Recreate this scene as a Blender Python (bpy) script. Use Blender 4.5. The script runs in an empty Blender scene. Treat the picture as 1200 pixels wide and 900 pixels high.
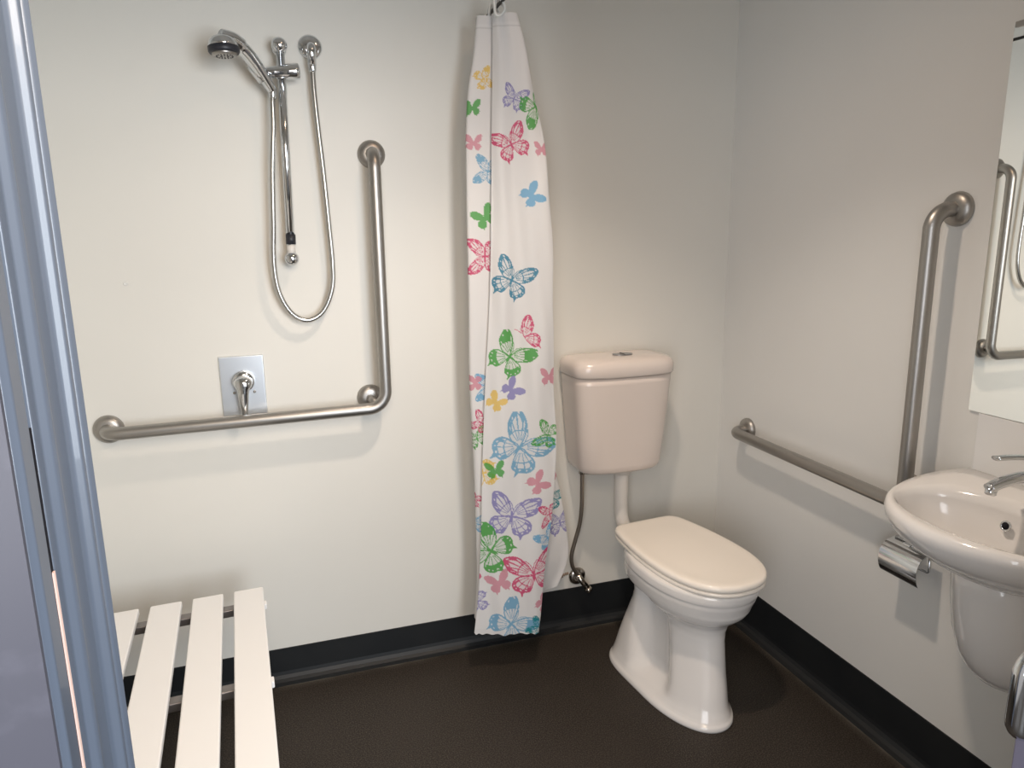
import bpy, bmesh, math, random
import numpy as np
from mathutils import Vector, Matrix
random.seed(4)
PI = math.pi
C = bpy.context.scene.collection

# ------------------------------------------------------------ materials
def mat(name, col, rough=.5, metal=0., spec=.5, coat=0., bump=None, vary=None, trans=0.):
    m = bpy.data.materials.new(name); m.use_nodes = True
    nt = m.node_tree; b = nt.nodes['Principled BSDF']
    b.inputs['Base Color'].default_value = (*col, 1)
    b.inputs['Roughness'].default_value = rough
    b.inputs['Metallic'].default_value = metal
    b.inputs['Specular IOR Level'].default_value = spec
    b.inputs['Coat Weight'].default_value = coat
    tc = nt.nodes.new('ShaderNodeTexCoord')
    if bump:
        sc, st, dist = bump
        n = nt.nodes.new('ShaderNodeTexNoise'); n.inputs['Scale'].default_value = sc
        n.inputs['Detail'].default_value = 4
        nt.links.new(tc.outputs['Object'], n.inputs['Vector'])
        bp = nt.nodes.new('ShaderNodeBump'); bp.inputs['Strength'].default_value = st
        bp.inputs['Distance'].default_value = dist
        nt.links.new(n.outputs['Fac'], bp.inputs['Height'])
        nt.links.new(bp.outputs['Normal'], b.inputs['Normal'])
    if vary:
        sc, c2, lo, hi = vary
        n = nt.nodes.new('ShaderNodeTexNoise'); n.inputs['Scale'].default_value = sc
        n.inputs['Detail'].default_value = 6
        nt.links.new(tc.outputs['Object'], n.inputs['Vector'])
        r = nt.nodes.new('ShaderNodeMapRange'); r.inputs[1].default_value = lo; r.inputs[2].default_value = hi
        mx = nt.nodes.new('ShaderNodeMix'); mx.data_type = 'RGBA'
        mx.inputs[6].default_value = (*col, 1); mx.inputs[7].default_value = (*c2, 1)
        nt.links.new(n.outputs['Fac'], r.inputs[0]); nt.links.new(r.outputs[0], mx.inputs[0])
        nt.links.new(mx.outputs[2], b.inputs['Base Color'])
    return m

M = {}
M['wall'] = mat('painted_wall', (.735,.722,.675), .42, bump=(90,.06,.002), vary=(1.3,(.705,.692,.645),.35,.7))
M['wall_side'] = mat('painted_side_wall', (.75,.745,.72), .42, bump=(90,.06,.002), vary=(1.5,(.72,.715,.69),.35,.7))
M['ceiling'] = mat('ceiling_paint', (.75,.74,.72), .8)
M['splash'] = mat('splash_panel', (.74,.74,.735), .25)
M['vinyl_up'] = mat('black_vinyl_upstand', (.011,.0125,.0145), .45, spec=.35, bump=(300,.15,.001), vary=(6,(.015,.0165,.018),.4,.7))
M['steel'] = mat('satin_stainless', (.40,.385,.365), .40, 1., bump=(60,.03,.001))
M['chrome'] = mat('chrome', (.70,.72,.74), .12, 1.)
M['chrome_plate'] = mat('plate_reflection_tint', (.86,.90,.95), .30, 1.)  # pale bluish colour stands in for the bright reflection on the mixer plate
M['hose'] = mat('ribbed_chrome_hose', (.50,.49,.47), .25, 1.)
M['oldhose'] = mat('braided_hose', (.30,.26,.22), .42, 1.)
M['oldchrome'] = mat('tarnished_chrome', (.50,.47,.43), .22, 1., vary=(60,(.22,.18,.14),.45,.6))
M['black'] = mat('black_rubber', (.02,.022,.03), .45)
M['ceramic'] = mat('white_ceramic', (.78,.76,.74), .12, coat=.4)
M['cistern'] = mat('cream_ceramic', (.72,.64,.59), .22, coat=.3)
M['plastic'] = mat('white_seat_plastic', (.90,.84,.76), .22)
M['pipe'] = mat('white_pipe', (.72,.69,.65), .3)
M['slat'] = mat('white_slat', (.86,.86,.86), .45)
M['tubegrey'] = mat('seat_tube', (.26,.24,.235), .38, .8)
M['jamb'] = mat('blue_grey_gloss', (.105,.13,.175), .32, coat=.25, bump=(25,.05,.002))
M['jamb_dark'] = mat('slate_gloss', (.075,.075,.095), .35, bump=(25,.05,.002), vary=(30,(.095,.095,.12),.55,.75))
M['slot'] = mat('dark_slot', (.02,.02,.025), .9, spec=.05)
M['pink_strip'] = mat('pinkish_strip', (.85,.62,.55), .5)
M['door'] = mat('door_purple_grey', (.20,.19,.26), .35)
M['rod'] = mat('dark_rod', (.05,.05,.05), .35, .8)
M['ring'] = mat('white_ring', (.75,.76,.74), .35)
M['fray'] = mat('button_grey', (.30,.30,.31), .3, .7)
M['dirt'] = mat('dirt', (.30,.22,.16), .8)
M['white'] = mat('white_lamp_case', (.8,.8,.8), .4)

# mirror glass
M['mirror'] = mat('mirror_silver', (.93,.94,.92), .0, 1.)
# lamp lens
m = bpy.data.materials.new('lamp_lens'); m.use_nodes = True
b = m.node_tree.nodes['Principled BSDF']; b.inputs['Emission Color'].default_value = (1,.9,.75,1); b.inputs['Emission Strength'].default_value = 2
M['lens'] = m

# floor: black speckled safety vinyl with pale dusty line along the cove
def floor_mat():
    m = bpy.data.materials.new('black_safety_vinyl'); m.use_nodes = True
    nt = m.node_tree; b = nt.nodes['Principled BSDF']; N = nt.nodes.new; L = nt.links.new
    tc = N('ShaderNodeTexCoord')
    n1 = N('ShaderNodeTexNoise'); n1.inputs['Scale'].default_value = 260; n1.inputs['Detail'].default_value = 2
    n2 = N('ShaderNodeTexNoise'); n2.inputs['Scale'].default_value = 3.5; n2.inputs['Detail'].default_value = 6
    for n in (n1, n2): L(tc.outputs['Object'], n.inputs['Vector'])
    r1 = N('ShaderNodeValToRGB'); r1.color_ramp.elements[0].position = .42; r1.color_ramp.elements[0].color = (.017,.013,.010,1)
    r1.color_ramp.elements[1].position = .74; r1.color_ramp.elements[1].color = (.080,.066,.053,1)
    L(n1.outputs['Fac'], r1.inputs[0])
    mx = N('ShaderNodeMix'); mx.data_type = 'RGBA'; mx.inputs[7].default_value = (.042,.034,.028,1)
    r2 = N('ShaderNodeMapRange'); r2.inputs[1].default_value = .45; r2.inputs[2].default_value = .8; r2.inputs[4].default_value = .5
    L(n2.outputs['Fac'], r2.inputs[0]); L(r2.outputs[0], mx.inputs[0]); L(r1.outputs[0], mx.inputs[6])
    # dusty band next to the cove: distance from both walls
    sp = N('ShaderNodeSeparateXYZ'); L(tc.outputs['Object'], sp.inputs[0])
    mxy = N('ShaderNodeMath'); mxy.operation = 'MAXIMUM'; L(sp.outputs['X'], mxy.inputs[0]); L(sp.outputs['Y'], mxy.inputs[1])
    cr = N('ShaderNodeValToRGB'); e = cr.color_ramp.elements
    e[0].position = 0; e[0].color = (0,0,0,1); e[1].position = 1; e[1].color = (0,0,0,1)
    for p, v in ((.35,0),(.5,1),(.6,.35),(.85,0)):
        k = e.new(p); k.color = (v,v,v,1)
    mr = N('ShaderNodeMapRange'); mr.inputs[1].default_value = 0; mr.inputs[2].default_value = -.08
    L(mxy.outputs[0], mr.inputs[0]); L(mr.outputs[0], cr.inputs[0])
    n3 = N('ShaderNodeTexNoise'); n3.inputs['Scale'].default_value = 7; n3.inputs['Detail'].default_value = 5; L(tc.outputs['Object'], n3.inputs['Vector'])
    r3 = N('ShaderNodeMapRange'); r3.inputs[1].default_value = .35; r3.inputs[2].default_value = .7
    L(n3.outputs['Fac'], r3.inputs[0])
    mm = N('ShaderNodeMath'); mm.operation = 'MULTIPLY'; L(cr.outputs[0], mm.inputs[0]); L(r3.outputs[0], mm.inputs[1])
    mx2 = N('ShaderNodeMix'); mx2.data_type = 'RGBA'; mx2.inputs[7].default_value = (.11,.10,.085,1)
    L(mm.outputs[0], mx2.inputs[0]); L(mx.outputs[2], mx2.inputs[6]); L(mx2.outputs[2], b.inputs['Base Color'])
    b.inputs['Roughness'].default_value = .5; b.inputs['Specular IOR Level'].default_value = .22
    bp = N('ShaderNodeBump'); bp.inputs['Strength'].default_value = .25; bp.inputs['Distance'].default_value = .001
    L(n1.outputs['Fac'], bp.inputs['Height']); L(bp.outputs['Normal'], b.inputs['Normal'])
    return m
M['floor'] = floor_mat()

# ------------------------------------------------------------ helpers
def tag(o, label=None, cat=None, group=None, kind=None):
    if label: o['label'] = label
    if cat: o['category'] = cat
    if group: o['group'] = group
    if kind: o['kind'] = kind
    return o
def empty(name, loc, label, cat, rz=0, group=None):
    o = bpy.data.objects.new(name, None); C.objects.link(o); o.location = loc; o.rotation_euler = (0,0,rz)
    o.empty_display_size = .05
    return tag(o, label, cat, group)
def obj(name, bm, material, parent=None, smooth=True, bevel=0, subsurf=0, label=None):
    """vertices given in world space; converted to the parent's space"""
    me = bpy.data.meshes.new(name)
    bmesh.ops.recalc_face_normals(bm, faces=bm.faces)
    if parent is not None:
        top = parent
        chain = Matrix.Identity(4); q = parent
        while q is not None:
            chain = (Matrix.Translation(q.location) @ q.rotation_euler.to_matrix().to_4x4()) @ chain
            q = q.parent
        bmesh.ops.transform(bm, matrix=chain.inverted(), verts=bm.verts)
    bm.to_mesh(me); bm.free()
    me.materials.append(M[material] if isinstance(material, str) else material)
    o = bpy.data.objects.new(name, me); C.objects.link(o)
    if parent is not None: o.parent = parent
    if smooth:
        for p in me.polygons: p.use_smooth = True
    if bevel:
        md = o.modifiers.new('bevel', 'BEVEL'); md.width = bevel; md.segments = 3; md.limit_method = 'ANGLE'
    if subsurf:
        md = o.modifiers.new('sub', 'SUBSURF'); md.levels = subsurf; md.render_levels = subsurf
    if bevel:
        md = o.modifiers.new('wn', 'WEIGHTED_NORMAL')
    if label: o['label'] = label
    return o
def box(bm, x0, x1, y0, y1, z0, z1, mtx=None):
    r = bmesh.ops.create_cube(bm, size=1)
    for v in r['verts']:
        v.co = Vector(((x0+x1)/2+v.co.x*(x1-x0), (y0+y1)/2+v.co.y*(y1-y0), (z0+z1)/2+v.co.z*(z1-z0)))
        if mtx: v.co = mtx @ v.co
    return bm
def bbox(*a, mtx=None):
    return box(bmesh.new(), *a, mtx=mtx)
def catmull(pts, n=8, closed=False):
    P = [Vector(p) for p in pts]; out = []; k = len(P)
    rng = range(k) if closed else range(k-1)
    for i in rng:
        if closed: p0,p1,p2,p3 = P[i-1],P[i],P[(i+1)%k],P[(i+2)%k]
        else: p0,p1,p2,p3 = P[max(i-1,0)],P[i],P[i+1],P[min(i+2,k-1)]
        for j in range(n):
            t = j/n
            out.append(.5*((2*p1)+(p2-p0)*t+(2*p0-5*p1+4*p2-p3)*t*t+(3*p1-p0-3*p2+p3)*t**3))
    if not closed: out.append(P[-1])
    return out
def fillet(pts, r, n=8):
    P = [Vector(p) for p in pts]; out = [P[0]]
    for i in range(1, len(P)-1):
        a = (P[i-1]-P[i]); c = (P[i+1]-P[i]); ang = a.angle(c)
        rr = r[i-1] if isinstance(r, (list,tuple)) else r
        d = min(rr/math.tan(ang/2), a.length*.98, c.length*.98)
        s = P[i]+a.normalized()*d; e = P[i]+c.normalized()*d
        rad = d*math.tan(ang/2)
        bis = (a.normalized()+c.normalized()).normalized()
        cen = P[i]+bis*(rad/math.sin(ang/2))
        v0 = s-cen; v1 = e-cen; tot = v0.angle(v1)
        ax = v0.cross(v1).normalized()
        for k in range(n+1):
            out.append(cen+Matrix.Rotation(tot*k/n, 3, ax)@v0)
    out.append(P[-1]); return out
def tube(bm, path, rad, n=16, cap=True, squash=None):
    P = [Vector(p) for p in path]; k = len(P)
    T = [(P[min(i+1,k-1)]-P[max(i-1,0)]).normalized() for i in range(k)]
    up = Vector((0,0,1)) if abs(T[0].z) < .9 else Vector((0,1,0))
    nrm = (up-T[0]*up.dot(T[0])).normalized(); rings = []
    for i in range(k):
        if i:
            q = T[i-1].rotation_difference(T[i]); nrm = (q@nrm); nrm = (nrm-T[i]*nrm.dot(T[i])).normalized()
        bn = T[i].cross(nrm); r = rad[i] if isinstance(rad, (list,tuple)) else rad
        ra, rb = (r, r) if not squash else (r*squash[0], r*squash[1])
        rings.append([bm.verts.new(P[i]+nrm*ra*math.cos(2*PI*j/n)+bn*rb*math.sin(2*PI*j/n)) for j in range(n)])
    for i in range(k-1):
        for j in range(n):
            bm.faces.new((rings[i][j], rings[i][(j+1)%n], rings[i+1][(j+1)%n], rings[i+1][j]))
    if cap:
        bm.faces.new(rings[0][::-1]); bm.faces.new(rings[-1])
    return bm
def resample(P, step):
    P = [Vector(p) for p in P]; out = [P[0].copy()]; acc = 0
    for a, b_ in zip(P, P[1:]):
        d = (b_-a).length; t = step-acc
        while t <= d:
            out.append(a+(b_-a)*(t/d)); t += step
        acc = d-(t-step)
    return out
def lathe(bm, base, axis, prof, n=32):
    """prof: list of (distance along axis, radius)"""
    axis = Vector(axis).normalized(); base = Vector(base)
    up = Vector((0,0,1)) if abs(axis.z) < .9 else Vector((1,0,0))
    a = axis.cross(up).normalized(); c = axis.cross(a); rings = []
    for d, r in prof:
        if r < 1e-6: rings.append([bm.verts.new(base+axis*d)])
        else: rings.append([bm.verts.new(base+axis*d+a*r*math.cos(2*PI*j/n)+c*r*math.sin(2*PI*j/n)) for j in range(n)])
    for A, B in zip(rings, rings[1:]):
        if len(A) == 1 and len(B) == 1: continue
        for j in range(n):
            if len(A) == 1: bm.faces.new((A[0], B[j], B[(j+1)%n]))
            elif len(B) == 1: bm.faces.new((A[j], B[0], A[(j+1)%n]))
            else: bm.faces.new((A[j], B[j], B[(j+1)%n], A[(j+1)%n]))
    if len(rings[0]) > 1: bm.faces.new(rings[0])
    if len(rings[-1]) > 1: bm.faces.new(rings[-1])
    return bm
def loft(bm, rings, cap0=True, cap1=True):
    R = [[bm.verts.new(p) for p in r] for r in rings]; n = len(R[0])
    for A, B in zip(R, R[1:]):
        for j in range(n): bm.faces.new((A[j], A[(j+1)%n], B[(j+1)%n], B[j]))
    if cap0: bm.faces.new(R[0][::-1])
    if cap1: bm.faces.new(R[-1])
    return bm
def sph(c, r, ax=(0,-1,0)):
    return lathe(bmesh.new(), c, ax, [(-r*math.cos(PI*i/14), r*math.sin(PI*i/14)) for i in range(15)])

# ------------------------------------------------------------ room shell
XL = -2.42; YD = -1.65; YO = -1.81; ZC = 2.6
def struct(name, bm, m_, parent=None, smooth=False, bevel=0):
    o = obj(name, bm, m_, parent, smooth=smooth, bevel=bevel); 
    if parent is None: o['kind'] = 'structure'
    return o
struct('floor', bbox(XL-.1, 2.0, -4.2, .1, -.1, 0), 'floor')
struct('ceiling', bbox(XL-.1, .1, YO, .1, ZC, ZC+.1), 'ceiling')
struct('wall_back', bbox(XL-.1, .1, 0, .1, 0, ZC), 'wall')
struct('wall_right', bbox(0, .1, YO, 0, 0, ZC), 'wall_side')
struct('wall_left', bbox(XL-.1, XL, YO, 0, 0, ZC), 'wall')
# door wall: left pier, right pier, head
XJ = -1.813; XR = -.54; XD = -.822
bm = bmesh.new(); box(bm, XL-1.2, XJ-.01, YO, YD, 0, ZC); box(bm, XR, .6, YO, YD, 0, ZC); box(bm, XJ-.01, XR, YO, YD, 2.15, ZC)
struct('wall_front', bm, 'jamb_dark')
bm = bbox(XL, XJ-.012, YD, YD+.004, 0, ZC); box(bm, XR, 0, YD, YD+.004, 0, ZC); box(bm, XJ-.012, XR, YD, YD+.004, 2.15, ZC)
struct('trim_1', bm, 'wall_side')

# black vinyl upstand with cove
def cove(name, path_fn, length_pts, h):
    prof = [(.0,h),(.0035,h-.001),(.0035,.034),(.006,.022),(.013,.012),(.024,.005),(.038,.0015),(.038,0),(0,0)]
    bm = bmesh.new(); A = [[bm.verts.new(path_fn(t, o_, z)) for o_, z in prof] for t in length_pts]
    for a, b_ in zip(A, A[1:]):
        for j in range(len(prof)): 
            k = (j+1)%len(prof); bm.faces.new((a[j], a[k], b_[k], b_[j]))
    bm.faces.new(A[0]); bm.faces.new(A[-1][::-1])
    return struct(name, bm, 'vinyl_up', smooth=False)
cove('baseboard_back', lambda t,o_,z: (t, -o_, z), (XL, -.985), .121)
cove('baseboard_back_right', lambda t,o_,z: (t, -o_, z), (-.985, -.001), .158)
cove('baseboard_right', lambda t,o_,z: (-o_, t, z), (0, YD), .158)
cove('baseboard_left', lambda t,o_,z: (XL+o_, t, z), (0, YD), .121)

# door frame on the left of the opening: profile swept up the full height
prof = [(-1.99,YO-.001),(-1.818,YO-.001),(-1.8135,YO+.004),(-1.8135,-1.786),(-1.819,-1.785),(-1.819,-1.779),(-1.8135,-1.778),(-1.8135,-1.766),
        (-1.808,-1.762),(-1.8065,-1.758),(-1.808,-1.752),(-1.8145,-1.748),(-1.8145,-1.706),(-1.812,-1.702),(-1.806,-1.699),(-1.805,-1.694),
        (-1.812,-1.690),(-1.8145,-1.686),(-1.8145,-1.679),(-1.808,-1.676),(-1.8055,-1.671),(-1.8075,-1.666),(-1.813,-1.662),(-1.8135,YD-.002),(-1.822,YD+.006),(-1.99,YD+.006)]
bm = bmesh.new(); loft(bm, [[(x,y,z) for x,y in prof] for z in (0,2.18)])
fr = struct('trim_2', bm, 'jamb'); 
md = fr.modifiers.new('b','BEVEL'); md.width = .0012; md.segments = 3; md.limit_method = 'ANGLE'
for p in fr.data.polygons: p.use_smooth = False
struct('trim_3', bbox(XL-1.1, -1.818, YO-.006, YO-.0012, 0, 2.4), 'jamb_dark')
bm = bbox(-1.8192,-1.8142,-1.7846,-1.7794,.0,1.372)
struct('trim_4', bm, 'slot')
bm = bbox(-1.8141,-1.8128,-1.7840,-1.7805,.0,1.262)
struct('trim_5', bm, 'pink_strip')  # pinkish strip along the lower part of the jamb slot
# right jamb
struct('trim_6', bbox(XR-.012, XR, YO-.004, YD+.004, 0, 2.16), 'jamb', bevel=.003)

# door leaf folded back outside on the right, with a D pull
dr = empty('door_1', (XD, -1.84, 0), None, None); dr['kind'] = 'structure'
obj('door_leaf', bbox(XD, XD+1.15, -1.857, -1.817, .01, 2.2), 'door', dr, smooth=False, bevel=.003)
bm = bmesh.new()
tube(bm, fillet([(XD,-1.840,1.018),(-.857,-1.840,1.018),(-.857,-1.839,.928),(XD,-1.839,.915)], .018, 8), .0115, 16)
obj('pull_handle', bm, 'chrome', dr)

# lamp on the ceiling
LX, LY = -.98, -.94
lp = empty('ceiling_light', (LX,LY,ZC), 'round white ceiling light fitting above the middle of the bathroom', 'ceiling light')
obj('lamp_housing', lathe(bmesh.new(), (LX,LY,ZC), (0,0,-1), [(0,.11),(.02,.11),(.028,.10),(.028,.085),(.02,.085)]), 'white', lp)
obj('lens', lathe(bmesh.new(), (LX,LY,ZC-.0195), (0,0,-1), [(0,.082),(.004,.08),(.005,0)]), 'lens', lp)

# ------------------------------------------------------------ grab bars
FL = [(0,.043),(.004,.0435),(.012,.041),(.018,.034),(.0215,.026),(.0225,.018)]
g = empty('grab_bar', (-1.335,0,.95), 'brushed steel L-shaped grab bar round the shower fittings on the cream back wall', 'grab bar')
g2r = .0195
bm = bmesh.new()
tube(bm, fillet([(-2.164,0,.950),(-2.164,-.075,.950),(-1.335,-.075,.962),(-1.335,-.075,1.766),(-1.333,0,1.766)], [.048,.058,.048], 12), g2r, 24)
obj('rail', bm, 'steel', g)
for p in ((-2.164,0,.950),(-1.333,0,1.766),(-1.378,0,.985)):
    obj('flange', lathe(bmesh.new(), p, (0,-1,0), FL), 'steel', g)
obj('stem', tube(bmesh.new(), fillet([(-1.378,0,.985),(-1.378,-.05,.985),(-1.358,-.075,.966)], .02), .013, 16), 'steel', g)
g = empty('grab_bar', (0,-.955,.78), 'brushed steel L-shaped grab bar on the grey right wall beside the basin', 'grab bar')
bm = bmesh.new()
tube(bm, fillet([(0,-.182,.784),(-.075,-.182,.784),(-.075,-.957,.776),(-.075,-.957,1.558),(0,-.965,1.558)], [.048,.058,.05], 12), g2r, 24)
obj('rail', bm, 'steel', g)
for p in ((0,-.182,.784),(0,-.965,1.558),(0,-.915,.800)):
    obj('flange', lathe(bmesh.new(), p, (-1,0,0), FL), 'steel', g)
obj('stem', tube(bmesh.new(), fillet([(0,-.915,.80),(-.05,-.915,.80),(-.075,-.935,.785)], .02), .013, 16), 'steel', g)

# ------------------------------------------------------------ shower
s = empty('shower_rail', (-1.59,0,2.06), 'slim chrome vertical shower slide rail with ball ends and black sleeve', 'shower rail')
obj('pole', tube(bmesh.new(), [(-1.587,-.055,2.04),(-1.597,-.055,1.49)], .0125, 20), 'chrome', s)
obj('sleeve', tube(bmesh.new(), [(-1.5955,-.055,1.522),(-1.5965,-.055,1.492)], .0145, 20), 'black', s, label='black rubber sleeve')
obj('sleeve', tube(bmesh.new(), [(-1.5965,-.055,1.492),(-1.597,-.055,1.462)], .0125, 20), 'pipe', s, label='white plastic sleeve')
for x, z, r in ((-1.588,2.057,.0225),(-1.597,1.449,.0215)):
    bm = sph((x,-.055,z), r); tube(bm, [(x,0,z),(x,-.05,z)], .012, 16)
    lathe(bm, (x,0,z), (0,-1,0), [(0,.02),(.005,.02),(.008,.014)])
    obj('end_mount', bm, 'chrome', s)
bm = bmesh.new()
lathe(bm, (-1.635,-.062,1.978), Vector((.095,0,.010)), [(0,.012),(.01,.016),(.03,.018),(.055,.019),(.062,.021),(.088,.0225),(.097,.021),(.100,.014),(.1,0)], 24)
sl = obj('slider', bm, 'chrome', s)
bm = bmesh.new()
lathe(bm, (-1.652,-.088,1.978), Vector((.62,.25,-.9)).normalized(), [(-.022,.0155),(-.022,.021),(.03,.0185),(.03,.013)], 24)
obj('cradle', bm, 'chrome', sl)

h = empty('hand_shower', (-1.63,-.09,1.95), 'chrome hand shower head with a dark spray ring held on the slide rail', 'shower head')
ax = catmull([(-1.617,-.070,1.930),(-1.633,-.085,1.955),(-1.655,-.105,1.988),(-1.682,-.125,2.020),(-1.712,-.145,2.040),(-1.738,-.16,2.042)], 8)
rr = [.0115+.006*min(1,i/22)+(.003 if i > 26 else 0) for i in range(len(ax))]
obj('handle', tube(bmesh.new(), ax, rr, 24, squash=(1,1.25)), 'chrome', h)
hd = Vector((.05,-.02,-1)).normalized(); hc = Vector((-1.736,-.165,2.047))
obj('head', lathe(bmesh.new(), hc, hd, [(0,0),(.001,.014),(.006,.026),(.014,.034),(.025,.0385),(.030,.039)], 40), 'chrome', h)
obj('spray_ring', lathe(bmesh.new(), hc+hd*.030, hd, [(0,.0395),(.001,.041),(.013,.0405),(.017,.038),(.017,.032)], 40), 'black', h, label='dark spray ring')
bm = lathe(bmesh.new(), hc+hd*.046, hd, [(-.004,.033),(.006,.032),(.008,.028),(.008,0)], 40)
fp = obj('spray_face', bm, 'steel', h)
bm = bmesh.new()
u = hd.cross(Vector((1,0,0))).normalized(); v = hd.cross(u)
for rr_, nn in ((.010,8),(.021,16)):
    for k in range(nn):
        c_ = hc+hd*.0535+u*rr_*math.cos(2*PI*k/nn)+v*rr_*math.sin(2*PI*k/nn)
        tube(bm, [c_, c_+hd*.002], .0018, 6)
obj('nozzles', bm, 'black', fp)

hp = catmull([(-1.616,-.068,1.928),(-1.6185,-.07,1.90),(-1.622,-.07,1.826),(-1.634,-.066,1.706),(-1.643,-.062,1.559),(-1.651,-.055,1.433),(-1.641,-.050,1.343),(-1.607,-.045,1.278),(-1.560,-.042,1.257),(-1.514,-.04,1.283),(-1.483,-.04,1.35),(-1.476,-.04,1.429),(-1.480,-.04,1.558),(-1.486,-.04,1.708),(-1.493,-.04,1.831),(-1.4975,-.04,1.926),(-1.498,-.04,1.985),(-1.498,-.04,2.015)], 12)
hs = resample(hp, .0030); rad = [(.0088 if (i//1)%2 else .0068) for i in range(len(hs))]
sh = empty('shower_hose', (-1.56,-.042,1.257), 'ribbed chrome shower hose hanging in a long loop on the back wall', 'hose')
obj('hose', tube(bmesh.new(), hs, rad, 12), 'hose', sh)
obj('ferrule', lathe(bmesh.new(), (-1.498,-.04,2.018), (0,0,-1), [(-.008,.0105),(.0,.0125),(.022,.011),(.026,.0095)]), 'chrome', sh)
obj('ferrule', lathe(bmesh.new(), (-1.6155,-.067,1.934), (-.05,0,-1), [(-.006,.010),(.0,.012),(.022,.0105),(.026,.009)]), 'chrome', sh)
e = empty('shower_outlet', (-1.499,0,2.072), 'round chrome wall outlet elbow feeding the top of the shower hose', 'outlet')
obj('wall_plate', lathe(bmesh.new(), (-1.499,0,2.070), (0,-1,0), [(0,.034),(.003,.035),(.007,.033),(.012,.024),(.014,.017)], 40), 'chrome', e)
bm = bmesh.new(); tube(bm, fillet([(-1.498,0,2.066),(-1.498,-.04,2.066),(-1.498,-.04,2.012)], .014), .0128, 20)
obj('elbow', bm, 'chrome', e)

mx = empty('shower_mixer', (-1.772,0,1.05), 'square chrome shower mixer plate with a single lever above the grab bar', 'tap')
obj('plate', bbox(-1.839,-1.706,-.008,0,.962,1.151), 'chrome_plate', mx, smooth=False, bevel=.003)
obj('collar', lathe(bmesh.new(), (-1.770,-.008,1.070), (0,-1,0), [(0,.034),(.012,.033),(.018,.030),(.02,.02)], 40), 'chrome', mx)
bm = bmesh.new()
lp_ = catmull([(-1.770,-.030,1.078),(-1.770,-.048,1.072),(-1.771,-.056,1.050),(-1.772,-.052,1.020),(-1.773,-.047,.992),(-1.773,-.045,.968)], 6)
n_ = len(lp_); rd = [.018+.011*math.sin(PI*min(1,i/12)) if i < 12 else .018+ -.008*(i-12)/(n_-13) for i in range(n_)]
tube(bm, lp_, rd, 24, squash=(.7,1))
for f in range(2):
    pass
obj('lever', bm, 'chrome', mx)
for x in (-1.800,-1.740):
    obj('screw', sph((x,-.009,1.034), .0045), 'steel', mx)

# small wall plug left of the mixer
tag(obj('wall_plug', lathe(bmesh.new(), (-2.071,0,1.384), (0,-1,0), [(0,.006),(.002,.006),(.003,.003),(.0005,.002),(0.0005,0)], 16), 'wall_side'), 'tiny pale screw plug in the cream wall left of the shower hose', 'plug')

# ------------------------------------------------------------ toilet pan
TX = -.477; TH = math.radians(5.5)
TM = Matrix.Translation((TX,0,0)) @ Matrix.Rotation(TH,4,'Z')
tp = empty('toilet', (TX+.45*math.sin(TH),-.45*math.cos(TH),0), 'white ceramic toilet pan with closed white lid on the black floor', 'toilet', TH)
def egg(yr, yf, hw, n=96, rearw=.72, ymax=.5, pr=2.6, pf=2.15):
    """closed outline: rear end at yr, front at yf (yf<yr)"""
    out = []; ym = yr+(yf-yr)*ymax
    for i in range(n):
        a = 2*PI*i/n; c, s_ = math.cos(a), math.sin(a)
        if s_ >= 0: p = pr; L_ = yr-ym
        else: p = pf; L_ = ym-yf
        x = hw*math.copysign(abs(c)**(2/p), c); y = ym+math.copysign(abs(s_)**(2/p), s_)*L_
        if s_ > 0: x *= 1-(1-rearw)*(abs(s_)**1.6)
        out.append((x, y))
    return out
secs = [ # z, yr, yf, hw, rearw
 (0.0,-.190,-.730,.126,1.32),(.006,-.188,-.732,.127,1.32),(.014,-.189,-.730,.125,1.32),(.022,-.193,-.722,.118,1.32),(.05,-.197,-.708,.108,1.34),(.10,-.205,-.694,.101,1.34),
 (.15,-.215,-.678,.096,1.28),(.20,-.226,-.664,.092,1.18),(.24,-.235,-.652,.091,1.08),(.27,-.236,-.648,.094,1.0),(.295,-.228,-.652,.104,.92),(.315,-.214,-.666,.122,.84),
 (.330,-.200,-.686,.141,.8),(.345,-.190,-.700,.153,.78),(.360,-.184,-.708,.160,.76),(.370,-.183,-.710,.1635,.76),(.380,-.182,-.713,.1665,.75),(.395,-.18,-.718,.1705,.74),(.408,-.179,-.720,.1720,.74),
 (.412,-.178,-.722,.1745,.74),(.420,-.178,-.724,.1755,.74),(.434,-.178,-.725,.176,.74),(.440,-.180,-.723,.174,.74),(.443,-.186,-.715,.167,.74)]
def interp_secs(S, m=3):
    out = []
    for a, b_ in zip(S, S[1:]):
        for k in range(m): out.append(tuple(a[j]+(b_[j]-a[j])*k/m for j in range(5)))
    return out+[S[-1]]
rings = []
for z, yr, yf, hw, rw in interp_secs(secs, 3):
    r = []
    for x, y in egg(yr, yf, hw, rearw=rw, ymax=.52):
        # recess in the flank between the rear trap and the front column
        gz = max(0, min(1, (z-.02)/.06))*max(0, min(1, (.36-z)/.07))
        yc = -.395-.10*(1-z/.3)*0.9
        gy = math.exp(-((y-yc)/(.085))**4)
        x *= 1-.50*gz*gy
        # rear slopes forward while rising
        r.append(TM @ Vector((x, y, z)))
    rings.append(r)
for r in rings:
    for v in r: v.x += -.036+.060*(v.z/.46)
obj('pan', loft(bmesh.new(), rings), 'ceramic', tp)
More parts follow.
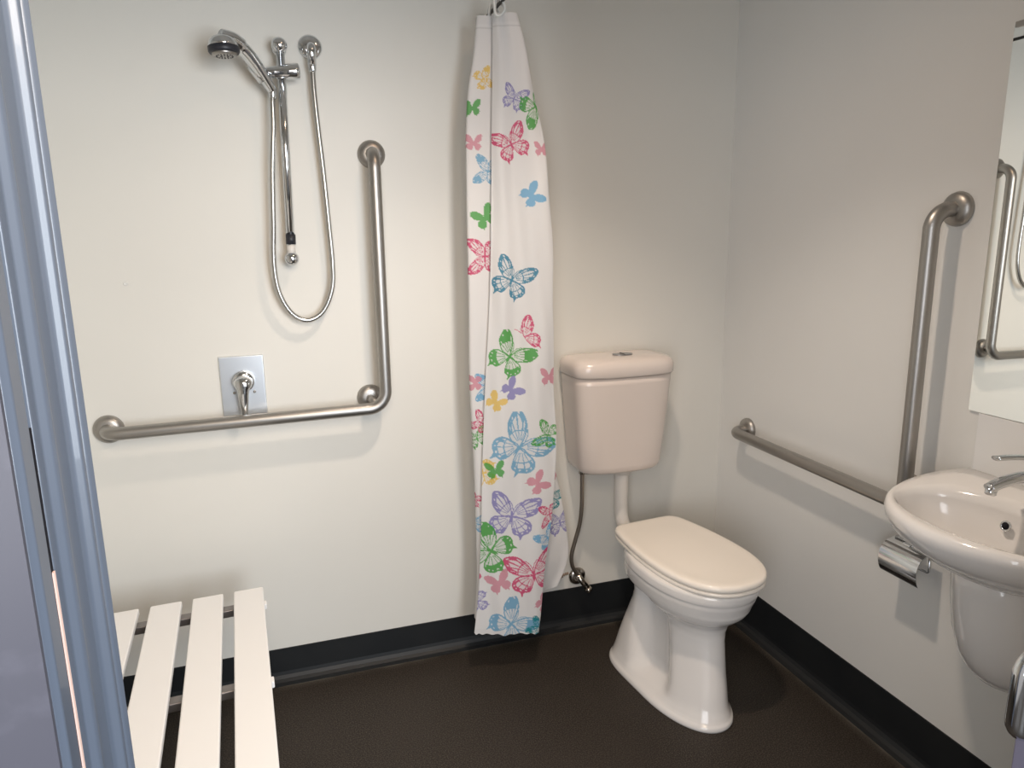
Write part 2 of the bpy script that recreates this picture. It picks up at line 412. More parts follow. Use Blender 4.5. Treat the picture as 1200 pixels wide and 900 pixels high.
# foot screws
for (x, y) in ((-.122,-.40),(-.123,-.475)):
    obj('screw_cap', sph(TM@Vector((x+.012,y,.018)), .008), 'ceramic', tp)
def seat_outline(sc, dy=0, n=6):
    H = [(.0,-.0),(.09,-.001),(.122,-.008),(.142,-.032),(.155,-.085),(.170,-.19),(.1755,-.295),(.168,-.395),(.140,-.478),(.092,-.532),(.04,-.553),(0,-.556)]
    pts = H+[(-x,y) for x, y in H[-2:0:-1]]
    cur = catmull([(x,y,0) for x, y in pts], n, closed=True)
    cx, cy = 0, -.285
    return [(cx+(p.x-cx)*sc*.965, -.172+cy+(p.y-cy)*(1-(1-sc)*.62)+dy) for p in cur]
def slab(levels, m_, name, label=None):
    bm = bmesh.new(); loft(bm, [[TM@Vector((x,y,z))+Vector((.030,0,0)) for x, y in seat_outline(s_)] for s_, z in levels])
    return obj(name, bm, m_, tp, label=label)
slab([(.93,.443),(.985,.4435),(.998,.446),(1.0,.450),(.998,.4545),(.985,.457),(.93,.4575)], 'plastic', 'seat')
ld = slab([(.95,.4590),(.992,.4595),(1.003,.4625),(1.006,.4675),(1.002,.4725),(.988,.4768),(.965,.4790),(.93,.4800),(.85,.4808),(.80,.4800),(.6,.4802),(.3,.4803),(.05,.4803)], 'plastic', 'lid')
for x in (-.075,.075):
    bm = bmesh.new(); tube(bm, [TM@Vector((x+.012,-.184,.452)), TM@Vector((x+.048,-.184,.452))], .009, 16)
    obj('hinge', bm, 'plastic', tp)

# ------------------------------------------------------------ cistern
cc = empty('toilet_cistern', (-.51,0,.68), 'cream ceramic cistern fixed on the wall above the toilet pan', 'cistern')
def rrect(cx, hw, y0, y1, p=5, n=96, frontcurve=.0):
    out = []
    my = (y0+y1)/2; hy = (y0-y1)/2
    for i in range(n):
        a = 2*PI*i/n; c, s_ = math.cos(a), math.sin(a)
        x = hw*math.copysign(abs(c)**(2/p), c); y = hy*math.copysign(abs(s_)**(2/p), s_)
        # flat back, rounded front
        if s_ > 0: y = hy*min(1, abs(s_)**(2/9)); x = hw*math.copysign(abs(c)**(2/9), c)
        else: y -= frontcurve*(1-(x/hw)**2)
        out.append((cx+x, my+y))
    return out
CX = -.511
lv = [(.668,.130,-.014,-.150),(.672,.146,-.008,-.164),(.682,.157,-.004,-.174),(.70,.162,-.003,-.179),(.80,.171,-.003,-.187),(.90,.179,-.003,-.193),(1.0,.186,-.003,-.198),(1.024,.1875,-.003,-.199)]
bm = bmesh.new(); loft(bm, [[(x,y,z) for x, y in rrect(CX,hw,y0,y1,4.5,frontcurve=.012)] for z,hw,y0,y1 in lv])
obj('tank', bm, 'cistern', cc)
lv = [(1.0275,.183,-.004,-.196),(1.028,.190,-.003,-.203),(1.033,.1935,-.002,-.206),(1.060,.194,-.002,-.206),(1.071,.191,-.003,-.203),(1.080,.184,-.006,-.196),(1.086,.172,-.014,-.184),(1.090,.14,-.03,-.155),(1.091,.09,-.05,-.13),(1.0915,.02,-.08,-.10)]
bm = bmesh.new(); loft(bm, [[(x,y,z) for x, y in rrect(CX,hw,y0,y1,4.5,frontcurve=.012)] for z,hw,y0,y1 in lv])
ld = obj('lid', bm, 'cistern', cc)
bm = bmesh.new(); B = [(.036,.0235,1.089),(.038,.0255,1.0935),(.036,.0235,1.0952),(.030,.018,1.0945),(.005,.003,1.0942)]
loft(bm, [[(-.500+a*math.cos(2*PI*i/40), -.118+b_*math.sin(2*PI*i/40), z) for i in range(40)] for a,b_,z in B])
bt = obj('flush_button', bm, 'fray', cc, label='oval grey flush button')
bm = bbox(-.5005,-.4995,-.139,-.097,1.0945,1.0962); obj('button_split', bm, 'slot', bt, smooth=False)
bm = bmesh.new(); tube(bm, catmull([(-.481,-.09,.668),(-.481,-.09,.60),(-.481,-.09,.53),(-.479,-.093,.47),(-.473,-.115,.425),(-.466,-.16,.392),(-.462,-.215,.382)], 8), .0255, 24)
obj('flush_pipe', bm, 'pipe', cc)
obj('collar', lathe(bmesh.new(), (-.481,-.09,.668), (0,0,-1), [(-.0,.036),(.006,.036),(.007,.033),(.030,.0325),(.032,.0265)]), 'pipe', cc)
obj('gasket', lathe(bmesh.new(), (-.481,-.09,.673), (0,0,-1), [(0,.041),(.008,.041),(.009,.034)]), 'dirt', cc, label='rust-brown gasket')
ho = empty('water_supply_hose', (-.631,-.06,.665), 'thin dull braided water hose curving down from the cistern to its wall valve', 'hose')
hp = resample(catmull([(-.631,-.07,.668),(-.631,-.070,.60),(-.632,-.070,.52),(-.638,-.066,.45),(-.654,-.06,.38),(-.666,-.056,.322),(-.661,-.052,.278),(-.640,-.045,.238),(-.630,-.042,.222)], 12), .003)
obj('hose', tube(bmesh.new(), hp, [.0078 if i%2 else .0070 for i in range(len(hp))], 12), 'oldhose', ho)
obj('nut', lathe(bmesh.new(), (-.631,-.07,.670), (0,0,-1), [(0,.0125),(.022,.0125),(.024,.009)], 6), 'oldchrome', ho)
va = empty('stop_valve', (-.617,0,.205), 'tarnished chrome stop valve on the wall just above the black upstand', 'valve')
obj('wall_plate', lathe(bmesh.new(), (-.620,0,.206), (0,-1,0), [(0,.034),(.004,.035),(.010,.031),(.014,.02),(.015,.014)]), 'oldchrome', va)
obj('valve_body', tube(bmesh.new(), [(-.620,-.01,.206),(-.620,-.045,.206)], .012), 'oldchrome', va)
bm = bmesh.new(); tube(bm, [(-.636,-.043,.232),(-.600,-.055,.178)], .0115); lathe(bm, (-.600,-.055,.178), (.55,-.2,-.8), [(0,.0145),(.016,.0145),(.018,.008)], 8)
obj('valve_handle', bm, 'oldchrome', va)
bm = bmesh.new()
random.seed(2)
tube(bm, catmull([(-.655,-.002,.223),(-.675,-.002,.219),(-.695,-.002,.206),(-.712,-.002,.204)], 6), [.002+.005*abs(math.sin(i*1.3)) for i in range(19)], 8, squash=(1,.4))
tag(obj('dirt_streak', bm, 'dirt'), 'brown dirt streak on the wall left of the stop valve', 'stain')

# ------------------------------------------------------------ basin
BY = -1.325
bs = empty('wash_basin', (0,BY,.88), 'white ceramic wall-hung basin with a half pedestal under the mirror', 'basin')
NB = 96
H = [(0,.245),(-.05,.256),(-.13,.261),(-.20,.257),(-.27,.233),(-.325,.196),(-.370,.145),(-.400,.078),(-.413,0)]
op = H+[(x,-y) for x, y in H[-2::-1]]
oc = catmull([(x,y,0) for x, y in op], 12)   # open curve, the flat back closes it
oc = [(p.x,p.y) for p in oc]+[(0,y) for y in np.linspace(-.235,.235,40)]
def ray_hit(a, cx=-.2):
    d = (math.cos(a), math.sin(a)); best = None
    for i in range(len(oc)):
        x1,y1 = oc[i][0]-cx, oc[i][1]; x2,y2 = oc[(i+1)%len(oc)][0]-cx, oc[(i+1)%len(oc)][1]
        den = d[0]*(y2-y1)-d[1]*(x2-x1)
        if abs(den) < 1e-12: continue
        t = (x1*(y2-y1)-y1*(x2-x1))/den; s_ = (x1*d[1]-y1*d[0])/den
        if t > 0 and -1e-6 <= s_ <= 1+1e-6: best = max(best or 0, t)
    return best
angs = [2*PI*i/NB for i in range(NB)]
OUT = [(-.2+ray_hit(a)*math.cos(a), ray_hit(a)*math.sin(a)) for a in angs]
def ell(cx, rx, ry, p=2.2):
    o_ = []
    for a in angs:
        c, s_ = math.cos(a), math.sin(a)
        o_.append((cx+rx*math.copysign(abs(c)**(2/p), c), ry*math.copysign(abs(s_)**(2/p), s_)))
    return o_
def ztop(x): 
    t = max(0, min(1, (x+.26)/.20)); t = t*t*(3-2*t); return .901+.012*t
rings = []
def ring(pts, z): rings.append([Vector((x, BY+y, z(x) if callable(z) else z)) for x, y in pts])
# underside from the centre outwards
ring([(-.10+(x+.2)*.30, y*.26) for x, y in OUT], .745)
ring([(min(0,x*.50), y*.46) for x, y in OUT], .762)
ring([(min(0,x*.70), y*.66) for x, y in OUT], .784)
ring([(min(0,x*.86), y*.84) for x, y in OUT], .812)
ring([(min(0,x*.955), y*.945) for x, y in OUT], .842)
ring([(x*.996, y*.992) for x, y in OUT], lambda x: ztop(x)-.030)
ring([(x, y) for x, y in OUT], lambda x: ztop(x)-.014)
ring([(x*.992, y*.99) for x, y in OUT], lambda x: ztop(x)-.004)
ring([(x*.978, y*.974) for x, y in OUT], lambda x: ztop(x)+.001)
IN = ell(-.252,.116,.206,2.15)
for t, dz in ((.35,.0015),(.75,0)):
    ring([(a[0]*.972+(b_[0]-a[0]*.972)*t, a[1]*.965+(b_[1]-a[1]*.965)*t) for a, b_ in zip(OUT, IN)], lambda x, dz=dz: ztop(x)+dz)
ring(IN, lambda x: ztop(x)-.004)
for sc, z in ((.975,.884),(.94,.862),(.88,.835),(.78,.808),(.62,.790),(.40,.779),(.15,.774)):
    ring([(-.255+(x+.262)*sc, y*sc) for x, y in IN], z)
obj('bowl', loft(bmesh.new(), rings), 'ceramic', bs)
rings = []
for z, hw, pj in ((.80,.118,.275),(.74,.127,.272),(.68,.124,.266),(.62,.119,.256),(.57,.110,.240),(.53,.098,.218),(.50,.080,.188),(.482,.055,.15),(.474,.03,.11)):
    pts = [(0,hw),(-pj*.35,hw*1.03),(-pj*.7,hw*.86),(-pj*.93,hw*.48),(-pj,0)]
    cur = catmull([(x,y,0) for x,y in pts+[(x,-y) for x,y in pts[-2::-1]]], 8)
    rings.append([Vector((p.x, BY+p.y, z)) for p in cur])
obj('half_pedestal', loft(bmesh.new(), rings), 'ceramic', bs)
obj('overflow_ring', lathe(bmesh.new(), (-.150,BY+.03,.862), (-1,0,.25), [(0,.012),(.003,.0115),(.003,.008),(-.001,.007),(-.001,0)]), 'chrome', bs)
obj('overflow_hole', lathe(bmesh.new(), (-.151,BY+.03,.863), (-1,0,.25), [(0,.0075),(.0022,.0075),(.0022,0)]), 'slot', bs)
obj('drain', lathe(bmesh.new(), (-.255,BY,.774), (0,0,1), [(0,.022),(.003,.022),(.004,.017),(.002,.014),(.002,0)]), 'chrome', bs)
tpy = -1.325
t_ = empty('basin_tap', (-.075,tpy,.926), 'chrome basin mixer tap with a flat lever at the back of the basin', 'tap')
obj('tap_body', lathe(bmesh.new(), (-.075,tpy,.922), (0,0,1), [(0,.027),(.006,.027),(.010,.022),(.05,.021),(.07,.022),(.078,.02)]), 'chrome', t_)
bm = bmesh.new(); pth = catmull([(-.080,tpy,.972),(-.12,tpy+.006,.982),(-.165,tpy+.012,.981),(-.205,tpy+.018,.972),(-.228,tpy+.021,.963)], 6)
tube(bm, pth, [.017-.004*i/len(pth) for i in range(len(pth))], 20, squash=(.75,1.1))
obj('spout', bm, 'chrome', t_)
obj('aerator', lathe(bmesh.new(), (-.222,tpy+.020,.964), (-.15,0,-1), [(0,.0115),(.014,.0115),(.016,.009)]), 'chrome', t_)
bm = bmesh.new(); pth = catmull([(-.070,tpy,.998),(-.09,tpy,1.012),(-.14,tpy+.006,1.026),(-.19,tpy+.012,1.031),(-.225,tpy+.017,1.031)], 6)
tube(bm, pth, [.017-.005*i/len(pth) for i in range(len(pth))], 20, squash=(.42,1))
obj('lever', bm, 'chrome', t_)
tag(obj('splashback', bbox(-.006,0,-1.63,-1.088,.905,1.059), 'splash', smooth=False, bevel=.001), 'pale splashback panel on the right wall between basin and mirror', 'splashback')
mr = empty('mirror', (0,-1.34,1.06), 'tall frameless wall mirror above the basin reflecting a grab bar', 'mirror')
obj('glass', bbox(-.006,-.0005,-1.63,-1.0595,1.061,1.962), 'mirror', mr, smooth=False)
for y in (-1.085,-1.60):
    obj('clip', bbox(-.010,0,y-.022,y+.022,1.953,1.966), 'steel', mr, smooth=False, bevel=.0015)

# toilet paper holder
hl = empty('toilet_roll_holder', (0,-.965,.65), 'small chrome toilet roll holder with curved cover below the basin edge', 'toilet roll holder')
obj('wall_plate', bbox(-.008,0,-.985,-.942,.618,.668), 'chrome', hl, smooth=False, bevel=.003)
obj('arm', bbox(-.055,-.006,-.975,-.951,.652,.664), 'chrome', hl, smooth=False, bevel=.003)
prof = [(-.030,.660),(-.050,.660),(-.066,.655),(-.079,.645),(-.087,.630),(-.090,.612),(-.089,.595),(-.084,.580),(-.078,.570)]
prof = [(p.x,p.z) for p in catmull([(x,0,z) for x, z in prof], 4)]
bm = bmesh.new(); loop = prof+[(x+.0018,z-.0018) for x, z in prof[::-1]]
loft(bm, [[(x,y,z) for x, z in loop] for y in (-.908,-1.034)])
obj('cover', bm, 'chrome', hl, smooth=False, bevel=0)
obj('hinge_pin', tube(bmesh.new(), [(-.040,-.915,.6635),(-.040,-1.027,.6635)], .004, 12), 'chrome', hl)
obj('roll_bar', tube(bmesh.new(), fillet([(-.040,-1.027,.6635),(-.040,-1.030,.605),(-.045,-.92,.603)], .008), .0035, 12), 'chrome', hl)

# ------------------------------------------------------------ shower seat
SR = math.radians(3.2)
SM = Matrix.Translation((-1.80,-.205,0)) @ Matrix.Rotation(SR,4,'Z')
ss = empty('fold_down_bench', (-1.98,-.6,.46), 'white slatted fold-down shower bench on grey metal tubes at the lower left', 'bench')
x = .0425
for i in range(5):
    bm = bmesh.new(); box(bm, x-.0845, x, -.90, .0, .440, .460, SM)
    obj('slat', bm, 'slat', ss, smooth=False, bevel=.004)
    x -= .114
for y in (-.06,-.47,-.84):
    bm = bmesh.new(); box(bm, -.555, .030, y-.016, y+.016, .416, .4395, SM)
    t = obj('cross_tube', bm, 'tubegrey', ss, smooth=False, bevel=.004)
    bm = bmesh.new(); box(bm, .030, .049, y-.013, y+.013, .419, .437, SM)
    obj('end_cap', bm, 'slat', t, smooth=False, bevel=.003)
bm = bmesh.new(); box(bm, XL, XL+.012, -1.16, -.20, .37, .47)
obj('wall_bracket', bm, 'tubegrey', ss, smooth=False, bevel=.003)
for y in (-.25,-.65,-1.03):
    bm = bmesh.new(); box(bm, XL, XL+.10, y-.02, y+.02, .40, .418); obj('hinge_arm', bm, 'tubegrey', ss, smooth=False, bevel=.003)

# ------------------------------------------------------------ curtain rod, rings, curtain
RX, RZ = -.960, 2.180
rd_ = empty('curtain_rod', (RX,0,RZ), 'thin dark shower curtain rod coming out of the back wall', 'curtain rod')
obj('rod', tube(bmesh.new(), [(RX,0,RZ),(RX,YD,RZ)], .0055, 16), 'rod', rd_)
for y0, s_ in ((0,-1),(YD+.004,1)):
    obj('wall_socket', lathe(bmesh.new(), (RX,y0,RZ), (0,s_,0), [(0,.022),(.004,.022),(.010,.014),(.012,.009)]), 'ring', rd_)
r0 = None
spots = [(-.118,.15),(-.140,-.1),(-.160,.12),(-.180,-.15),(-.200,.2),(-.218,.0)]
for i, (y, tw) in enumerate(spots):
    if r0 is None:
        bm = bmesh.new()
        pts = catmull([(.016*math.cos(a)+.004*math.cos(2*a), 0, .024*math.sin(a)) for a in [2*PI*k/12 for k in range(12)]], 3, closed=True)
        tube(bm, pts+[pts[0]], .0035, 10, cap=False)
        me = bpy.data.meshes.new('curtain_ring'); bm.to_mesh(me); bm.free(); me.materials.append(M['ring'])
        for p in me.polygons: p.use_smooth = True
        r0 = bpy.data.objects.new('curtain_ring', me); o = r0
    else: o = r0.copy()
    C.objects.link(o); o.location = (RX-.006*(i%3), y, RZ-.018); o.rotation_euler = (0,.08*(-1)**i,tw)
    tag(o, 'white plastic curtain ring on the dark rod at the top of the curtain', 'curtain ring', 'curtain rings on the rod')

# curtain: path cross-sections by height (x,y knots) from back tail to front right hem
ZT, ZB = 2.150, .150
zk = [2.168,2.043,1.947,1.830,1.649,1.319,1.042,.728,.457,.287,.140]
xl = [-1.022,-1.036,-1.054,-1.064,-1.068,-1.070,-1.074,-1.066,-1.064,-1.066,-1.078]
xs = [-.981,-.983,-.986,-.990,-.994,-1.006,-1.026,-1.044,-1.056,-1.068,-1.0865]
xr = [-.922,-.890,-.867,-.838,-.816,-.804,-.799,-.797,-.822,-.845,-.864]
xb = [-.900,-.874,-.859,-.843,-.833,-.823,-.802,-.761,-.714,-.704,-.750]
ybk = [-.20]*11
def cur_knots(k):
    L_, S_, R_, B_ = xl[k], xs[k], xr[k], xb[k]
    return [(B_,-.105),(B_-.05,-.118),((B_+L_)/2,-.132),(L_+.05,-.122),(L_+.012,-.132),(L_+.002,-.155),(L_+.012,-.168),(S_+.020,-.172),(S_+.022,-.176),(S_+.004,-.183),(S_,-.190),
            (S_+(R_-S_)*.12,-.197),(S_+(R_-S_)*.35,-.200),(S_+(R_-S_)*.6,-.216),(S_+(R_-S_)*.85,-.222),(R_,-.218),(R_-.006,-.206),(R_-.04,-.196),(R_-.07,-.190)]
KN = np.array([cur_knots(k) for k in range(len(zk))])            # levels x knots x 2
NZ, sub = 950, 22
zz = np.linspace(ZT, ZB, NZ)
zka = np.array(zk)
# smooth interpolation in z
def hermite(zq, vals):
    zr = zka[::-1]; vr = vals[::-1]
    m_ = np.gradient(vr, zr, axis=0)
    i = np.clip(np.searchsorted(zr, zq)-1, 0, len(zr)-2)
    h_ = zr[i+1]-zr[i]; t = (zq-zr[i])/h_
    sh_ = (len(zq),)+(1,)*(vr.ndim-1); t = t.reshape(sh_); h_ = h_.reshape(sh_)
    return (2*t**3-3*t**2+1)*vr[i]+(t**3-2*t**2+t)*h_*m_[i]+(-2*t**3+3*t**2)*vr[i+1]+(t**3-t**2)*h_*m_[i+1]
K = hermite(zz, KN)                                              # NZ x knots x 2
nk = K.shape[1]; cols = []; par = []
seglen = np.linalg.norm(np.diff(K[NZ//2], axis=0), axis=1)
for i in range(nk-1):
    n_s = max(4, int(seglen[i]/.0020))
    p0, p1, p2, p3 = K[:,max(i-1,0)], K[:,i], K[:,i+1], K[:,min(i+2,nk-1)]
    for j in range(n_s):
        t = j/n_s
        cols.append(.5*((2*p1)+(p2-p0)*t+(2*p0-5*p1+4*p2-p3)*t*t+(3*p1-p0-3*p2+p3)*t**3)); par.append(i+t)
cols.append(K[:,-1]); par.append(nk-1.)
G = np.stack(cols, 1); par = np.array(par); NC = G.shape[1]       # NZ x NC x 2
X = G[:,:,0].copy(); Y = G[:,:,1].copy()
Z = np.repeat(zz[:,None], NC, 1)
tt = (ZT-zz)/(ZT-ZB)
# soft folds, tight at the top and shallow lower down, and creases
u_ = (X-xl[0])/.2
front = np.clip((par-9.5)/1.0,0,1)*np.clip((15.5-par)/.8,0,1)
Y += front[None,:]*(.008*np.exp(-tt*4)[:,None]*np.sin(u_*15+.6)+.0055*np.sin(u_*11+3*tt[:,None])+.0024*np.sin(23*tt[:,None]+u_*6)+.0013*np.sin(u_*21-31*tt[:,None]))
X += (.0022*np.sin(tt*19+1)+.0016*np.sin(tt*41))[:,None]*np.clip((par-13)/2,0,1)[None,:]
back = np.clip((4-par)/3,0,1)
Y += back[None,:]*.006*np.sin(par[None,:]*4+tt[:,None]*5)
# hem line: a little lower at the right, higher at the back
lift = np.interp(par, [0,3,5,8,10,15,18], [.085,.070,.045,.03,.006,-.018,-.01])
Z += (tt**6)[:,None]*lift[None,:]
Z += (np.clip((tt-.985)/.015,0,1))[:,None]*(.0022*np.sin(par*9))[None,:]
# paint
base = np.array([.80,.79,.785])
COL = np.tile(base, (NZ,NC,1))
def polyc(pts, n=6): return np.array([(p.x,p.y) for p in catmull([(a,b_,0) for a,b_ in pts], n, closed=True)])
FW = polyc([(.03,.14),(.16,.50),(.42,.84),(.80,1.02),(1.02,.94),(1.0,.64),(.88,.32),(.50,.02),(.05,-.04)])
HW = polyc([(.04,.02),(.42,.02),(.74,-.06),(.88,-.30),(.80,-.56),(.62,-.72),(.56,-.95),(.46,-.78),(.24,-.74),(.08,-.40)])
def inside(px, py, P):
    c = np.zeros(px.shape, bool); n = len(P)
    for i in range(n):
        x1,y1 = P[i]; x2,y2 = P[(i+1)%n]
        if y1 == y2: continue
        k = ((y1 > py) != (y2 > py)) & (px < (x2-x1)*(py-y1)/(y2-y1)+x1); c ^= k
    return c
def segd(px, py, a, b_):
    dx, dy = b_[0]-a[0], b_[1]-a[1]; t = np.clip(((px-a[0])*dx+(py-a[1])*dy)/(dx*dx+dy*dy+1e-12), 0, 1)
    return np.hypot(px-a[0]-t*dx, py-a[1]-t*dy)
def butterfly(cx, cz, size, rot, col, style, squash=1., prange=(0,18)):
    sel = (np.abs(X-cx) < size*1.3) & (np.abs(Z-cz) < size*1.3) & (par[None,:] >= prange[0]) & (par[None,:] <= prange[1])
    idx = np.nonzero(sel)
    if len(idx[0]) == 0: return
    dx = (X[idx]-cx)/size; dz = (Z[idx]-cz)/size; a = math.radians(rot)
    lx = (dx*math.cos(a)+dz*math.sin(a)); ly = -dx*math.sin(a)+dz*math.cos(a)
    sx = np.sign(lx); ax_ = np.abs(lx)/squash
    if squash < .75: ax_ = np.where(lx > 0, lx/(squash*1.4), 9.)
    m_ = np.zeros(ax_.shape); shade = np.zeros(ax_.shape)
    px = .0021/size
    for P, root, tips in ((FW,(.06,.08),[(.34,.74),(.66,.96),(.98,.92),(1.0,.62),(.86,.30)]), (HW,(.08,.0),[(.70,-.06),(.86,-.30),(.78,-.58),(.54,-.85),(.26,-.72)])):
        ins = inside(ax_, ly, P)
        if style == 'solid': m_ = np.where(ins, 1, m_); continue
        d = np.full(ax_.shape, 9.)
        for i in range(len(P)): d = np.minimum(d, segd(ax_, ly, P[i], P[(i+1)%len(P)]))
        dv = np.full(ax_.shape, 9.)
        for tp_ in tips: dv = np.minimum(dv, segd(ax_, ly, root, tp_))
        rad_ = np.hypot(ax_-root[0], ly-root[1])
        w = .045 if style == 'lined' else .05
        line = (d < max(w, px*.75)) | ((dv < np.maximum(.012, .030*rad_)) & (rad_ > .16))
        cell = np.abs(rad_-.52) < .022
        band = (d < .17) & (rad_ > .55)
        dots = (d > .07) & (d < .125) & (np.sin(np.arctan2(ly-root[1], ax_-root[0])*26) > .15)
        if style == 'lined': k = line | cell | (band & ~dots)
        else: k = line | ((rad_ > (.62 if P is FW else .56)) & ~dots)
        m_ = np.where(ins, np.maximum(m_, np.where(k, 1., .13)), m_)
    if squash >= .75:
        bd = ((lx/.038)**2+((ly+.03)/.32)**2) < 1; m_ = np.where(bd, 1, m_)
    if style != 'solid':
        an = np.minimum(segd(np.abs(lx), ly, (.01,.28), (.09,.50)), segd(np.abs(lx), ly, (.09,.50), (.24,.66)))
        m_ = np.where(an < max(.016, px*.4), 1, m_)
    c0 = COL[idx]; cc_ = np.array(col)[None,:]
    alpha = m_*(.93 if style != 'solid' else .9)
    COL[idx] = c0*(1-alpha[:,None])+cc_*alpha[:,None]
PK=(.62,.045,.16); GR=(.06,.36,.05); TL=(.02,.22,.36); SB=(.16,.42,.66); LB=(.17,.40,.60); LI=(.26,.24,.52); RO=(.66,.28,.35); YE=(.80,.55,.12); DT=(.0,.24,.28)
F = (9.2,17.9); LF = (4,8.8); BK = (0,3)
for a in [
 (-1.008,1.972,0.032,-70,YE,'border',1,(4,9.6)),
 (-0.925,1.913,0.037,-20,LI,'lined',1,F),(-0.858,1.892,0.052,-150,GR,'border',1,F),(-0.932,1.782,0.054,25,PK,'lined',1,F),(-0.842,1.768,0.023,0,RO,'solid',1,F),
 (-1.000,1.706,0.043,80,LB,'border',1,LF),(-0.874,1.630,0.035,-60,SB,'solid',1,F),(-1.013,1.565,0.036,30,GR,'solid',1,LF),(-1.015,1.446,0.055,90,PK,'lined',1,LF),
 (-0.938,1.370,0.064,-25,TL,'lined',1,F),(-0.900,1.186,0.058,28,PK,'lined',.62,F),(-0.948,1.125,0.069,-38,GR,'border',1,F),(-0.819,1.053,0.031,0,RO,'solid',1,F),
 (-0.943,1.015,0.035,-55,LI,'solid',1,F),(-0.996,0.976,0.031,-40,YE,'solid',1,F),(-0.918,0.817,0.096,-42,LB,'lined',1,F),(-0.823,0.854,0.046,70,GR,'lined',1,F),
 (-1.042,0.736,0.051,100,YE,'border',1,F),(-1.002,0.744,0.031,10,GR,'solid',1,F),(-0.861,0.689,0.038,-60,RO,'solid',1,F),
 (-0.948,0.574,0.083,-14,LI,'lined',1,F),(-1.021,0.457,0.083,60,GR,'border',1,F),(-0.816,0.572,0.040,100,PK,'lined',1,F),(-0.823,0.484,0.044,30,SB,'border',1,F),
 (-0.879,0.361,0.081,8,PK,'lined',1.12,F),(-0.996,0.338,0.040,20,RO,'solid',1,F),(-1.081,0.363,0.026,60,PK,'solid',1,F),
 (-0.959,0.182,0.079,-50,LB,'border',1,F),(-1.071,0.276,0.042,100,LI,'lined',1,F),(-0.842,0.242,0.033,-50,RO,'solid',1,F),(-0.865,0.159,0.035,60,DT,'border',1,F),
 (-1.011,1.024,0.045,90,SB,'border',1,LF),(-1.056,1.040,0.026,90,RO,'solid',1,LF),(-1.054,0.851,0.036,20,GR,'lined',1,LF),(-1.040,0.905,0.036,60,PK,'lined',1,LF),(-1.067,0.635,0.027,60,PK,'lined',1,LF),(-1.067,0.548,0.036,0,SB,'lined',1,LF),
 (-1.045,1.889,0.026,0,GR,'solid',1,LF),(-1.043,1.787,0.026,0,RO,'solid',1,LF),
 (-0.771,0.590,0.052,-30,DT,'lined',1,BK),(-0.735,0.486,0.052,10,LI,'lined',1,BK),(-0.750,0.672,0.025,0,RO,'solid',1,BK),(-0.874,1.966,0.026,0,DT,'lined',1,BK),
]: butterfly(*a)
# stitched hems
hem = (tt < .012)[:,None] | (tt > .9905)[:,None]
COL[np.repeat(hem, NC, 1)] *= .96
seam_ = ((tt > .0165) & (tt < .0185))[:,None]
COL[np.repeat(seam_, NC, 1)] *= .86
nv = NZ*NC
co = np.stack([X,Y,Z], -1).reshape(-1)
ct = empty('shower_curtain', (-.985,-.17,ZT), 'long white shower curtain printed with colourful butterflies, bunched beside the toilet', 'shower curtain')
me = bpy.data.meshes.new('cloth')
ii = (np.arange(NZ-1)[:,None]*NC+np.arange(NC-1)[None,:]).reshape(-1)
quads = np.stack([ii, ii+1, ii+NC+1, ii+NC], 1).astype(np.int32)
me.vertices.add(nv); cw = co.reshape(-1,3)-np.array([-.985,-.17,ZT]); me.vertices.foreach_set('co', cw.reshape(-1).astype(np.float32))
me.loops.add(quads.size); me.loops.foreach_set('vertex_index', quads.reshape(-1))
me.polygons.add(len(quads)); me.polygons.foreach_set('loop_start', (np.arange(len(quads))*4).astype(np.int32))
me.polygons.foreach_set('use_smooth', np.ones(len(quads), bool))
me.update(calc_edges=True); me.validate()
at_ = me.color_attributes.new('print', 'FLOAT_COLOR', 'POINT')
at_.data.foreach_set('color', np.concatenate([COL.reshape(-1,3), np.ones((nv,1))], 1).reshape(-1).astype(np.float32))
m = bpy.data.materials.new('butterfly_cloth'); m.use_nodes = True; nt = m.node_tree
b = nt.nodes['Principled BSDF']; b.inputs['Roughness'].default_value = .55
ca = nt.nodes.new('ShaderNodeVertexColor'); ca.layer_name = 'print'
tr = nt.nodes.new('ShaderNodeBsdfTranslucent'); ms = nt.nodes.new('ShaderNodeMixShader'); ms.inputs[0].default_value = .22
nt.links.new(ca.outputs[0], b.inputs['Base Color']); nt.links.new(ca.outputs[0], tr.inputs[0])
nt.links.new(b.outputs[0], ms.inputs[1]); nt.links.new(tr.outputs[0], ms.inputs[2]); nt.links.new(ms.outputs[0], nt.nodes['Material Output'].inputs[0])
me.materials.append(m)
cu = bpy.data.objects.new('cloth', me); C.objects.link(cu); cu.parent = ct

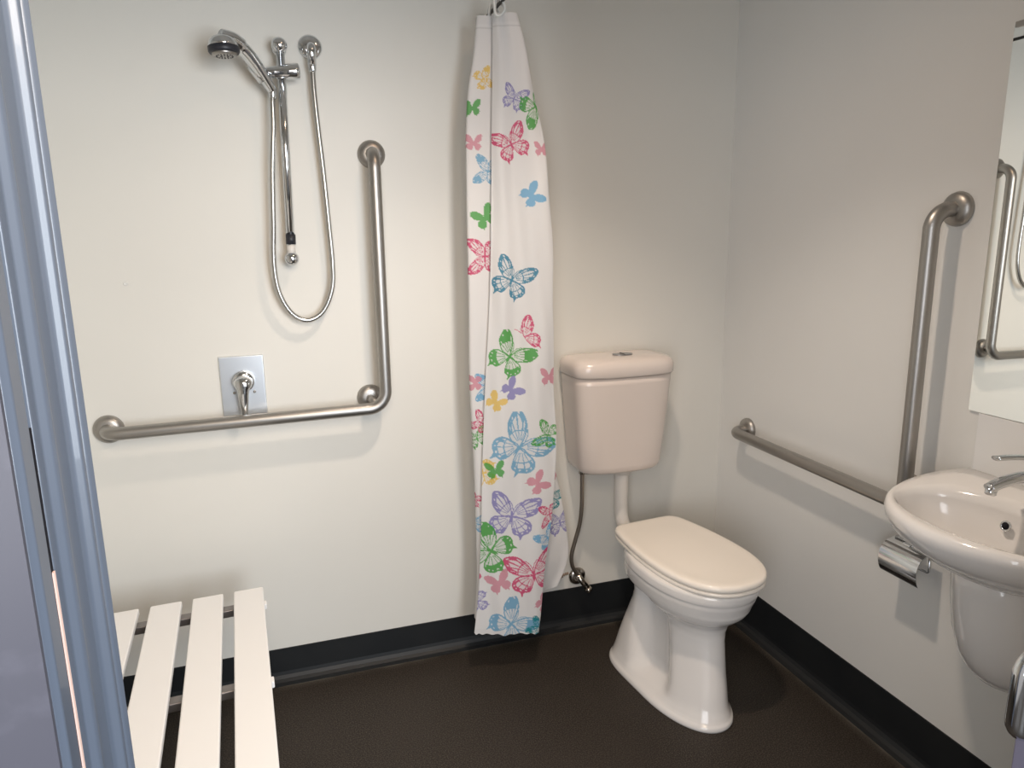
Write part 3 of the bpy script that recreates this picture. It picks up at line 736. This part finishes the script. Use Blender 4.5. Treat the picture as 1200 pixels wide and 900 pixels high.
# ------------------------------------------------------------ lights
def spot(name, loc, target, energy, col, size, blend, radius):
    l = bpy.data.lights.new(name, 'SPOT'); l.energy = energy; l.color = col; l.spot_size = size; l.spot_blend = blend; l.shadow_soft_size = radius
    o = bpy.data.objects.new(name, l); C.objects.link(o); o.location = loc
    o.rotation_euler = (Vector(target)-Vector(loc)).to_track_quat('-Z','Y').to_euler(); return o
spot('ceiling_lamp_spill', (LX,LY,ZC-.04), (LX,LY,0), 20, (1,.66,.42), math.radians(152), 1.0, .055)
spot('ceiling_lamp_beam', (LX,LY,ZC-.04), (LX,LY,0), 57, (1,.88,.76), math.radians(100), .6, .055)
spot('wall_fill_spot', (-1.50,-1.95,1.98), (-1.95,0,.45), 52, (1,.80,.60), math.radians(104), .9, .30)  # added warm fill for the left of the back wall; no lamp stands there
def area(name, loc, target, energy, col, sx, sy):
    l = bpy.data.lights.new(name, 'AREA'); l.energy = energy; l.color = col; l.shape = 'RECTANGLE'; l.size = sx; l.size_y = sy
    o = bpy.data.objects.new(name, l); C.objects.link(o); o.location = loc
    o.rotation_euler = (Vector(target)-Vector(loc)).to_track_quat('-Z','Y').to_euler()
area('daylight_right', (-.5,-4.0,1.5), (-1.6,-.4,.9), 96, (.86,.93,1), 1.2, 1.9)
area('daylight_left', (-2.6,-3.6,1.4), (-.4,-.9,.7), 42, (.92,.95,1), 1.4, 1.9)
w = bpy.data.worlds.new('World'); bpy.context.scene.world = w; w.use_nodes = True
w.node_tree.nodes['Background'].inputs[0].default_value = (1,.95,.93,1); w.node_tree.nodes['Background'].inputs[1].default_value = .5

# ------------------------------------------------------------ camera
Fp, yaw, pit, roll = 826.24, .3134, .2033, -.0135
f = Vector((math.sin(yaw)*math.cos(pit), math.cos(yaw)*math.cos(pit), -math.sin(pit)))
r = Vector((math.cos(yaw), -math.sin(yaw), 0)); u = r.cross(f)
r2 = r*math.cos(roll)+u*math.sin(roll); u2 = -r*math.sin(roll)+u*math.cos(roll)
cam = bpy.data.cameras.new('Camera'); cam.sensor_width = 36; cam.lens = Fp/1200*36; cam.clip_start = .02
co_ = bpy.data.objects.new('Camera', cam); C.objects.link(co_)
mt = Matrix((r2, u2, -f)).transposed().to_4x4(); mt.translation = Vector((-1.6373,-2.3504,1.5)); co_.matrix_world = mt
bpy.context.scene.camera = co_
bpy.context.scene.view_settings.view_transform = 'Standard'
bpy.context.scene.view_settings.look = 'None'
bpy.context.scene.view_settings.exposure = 0.0
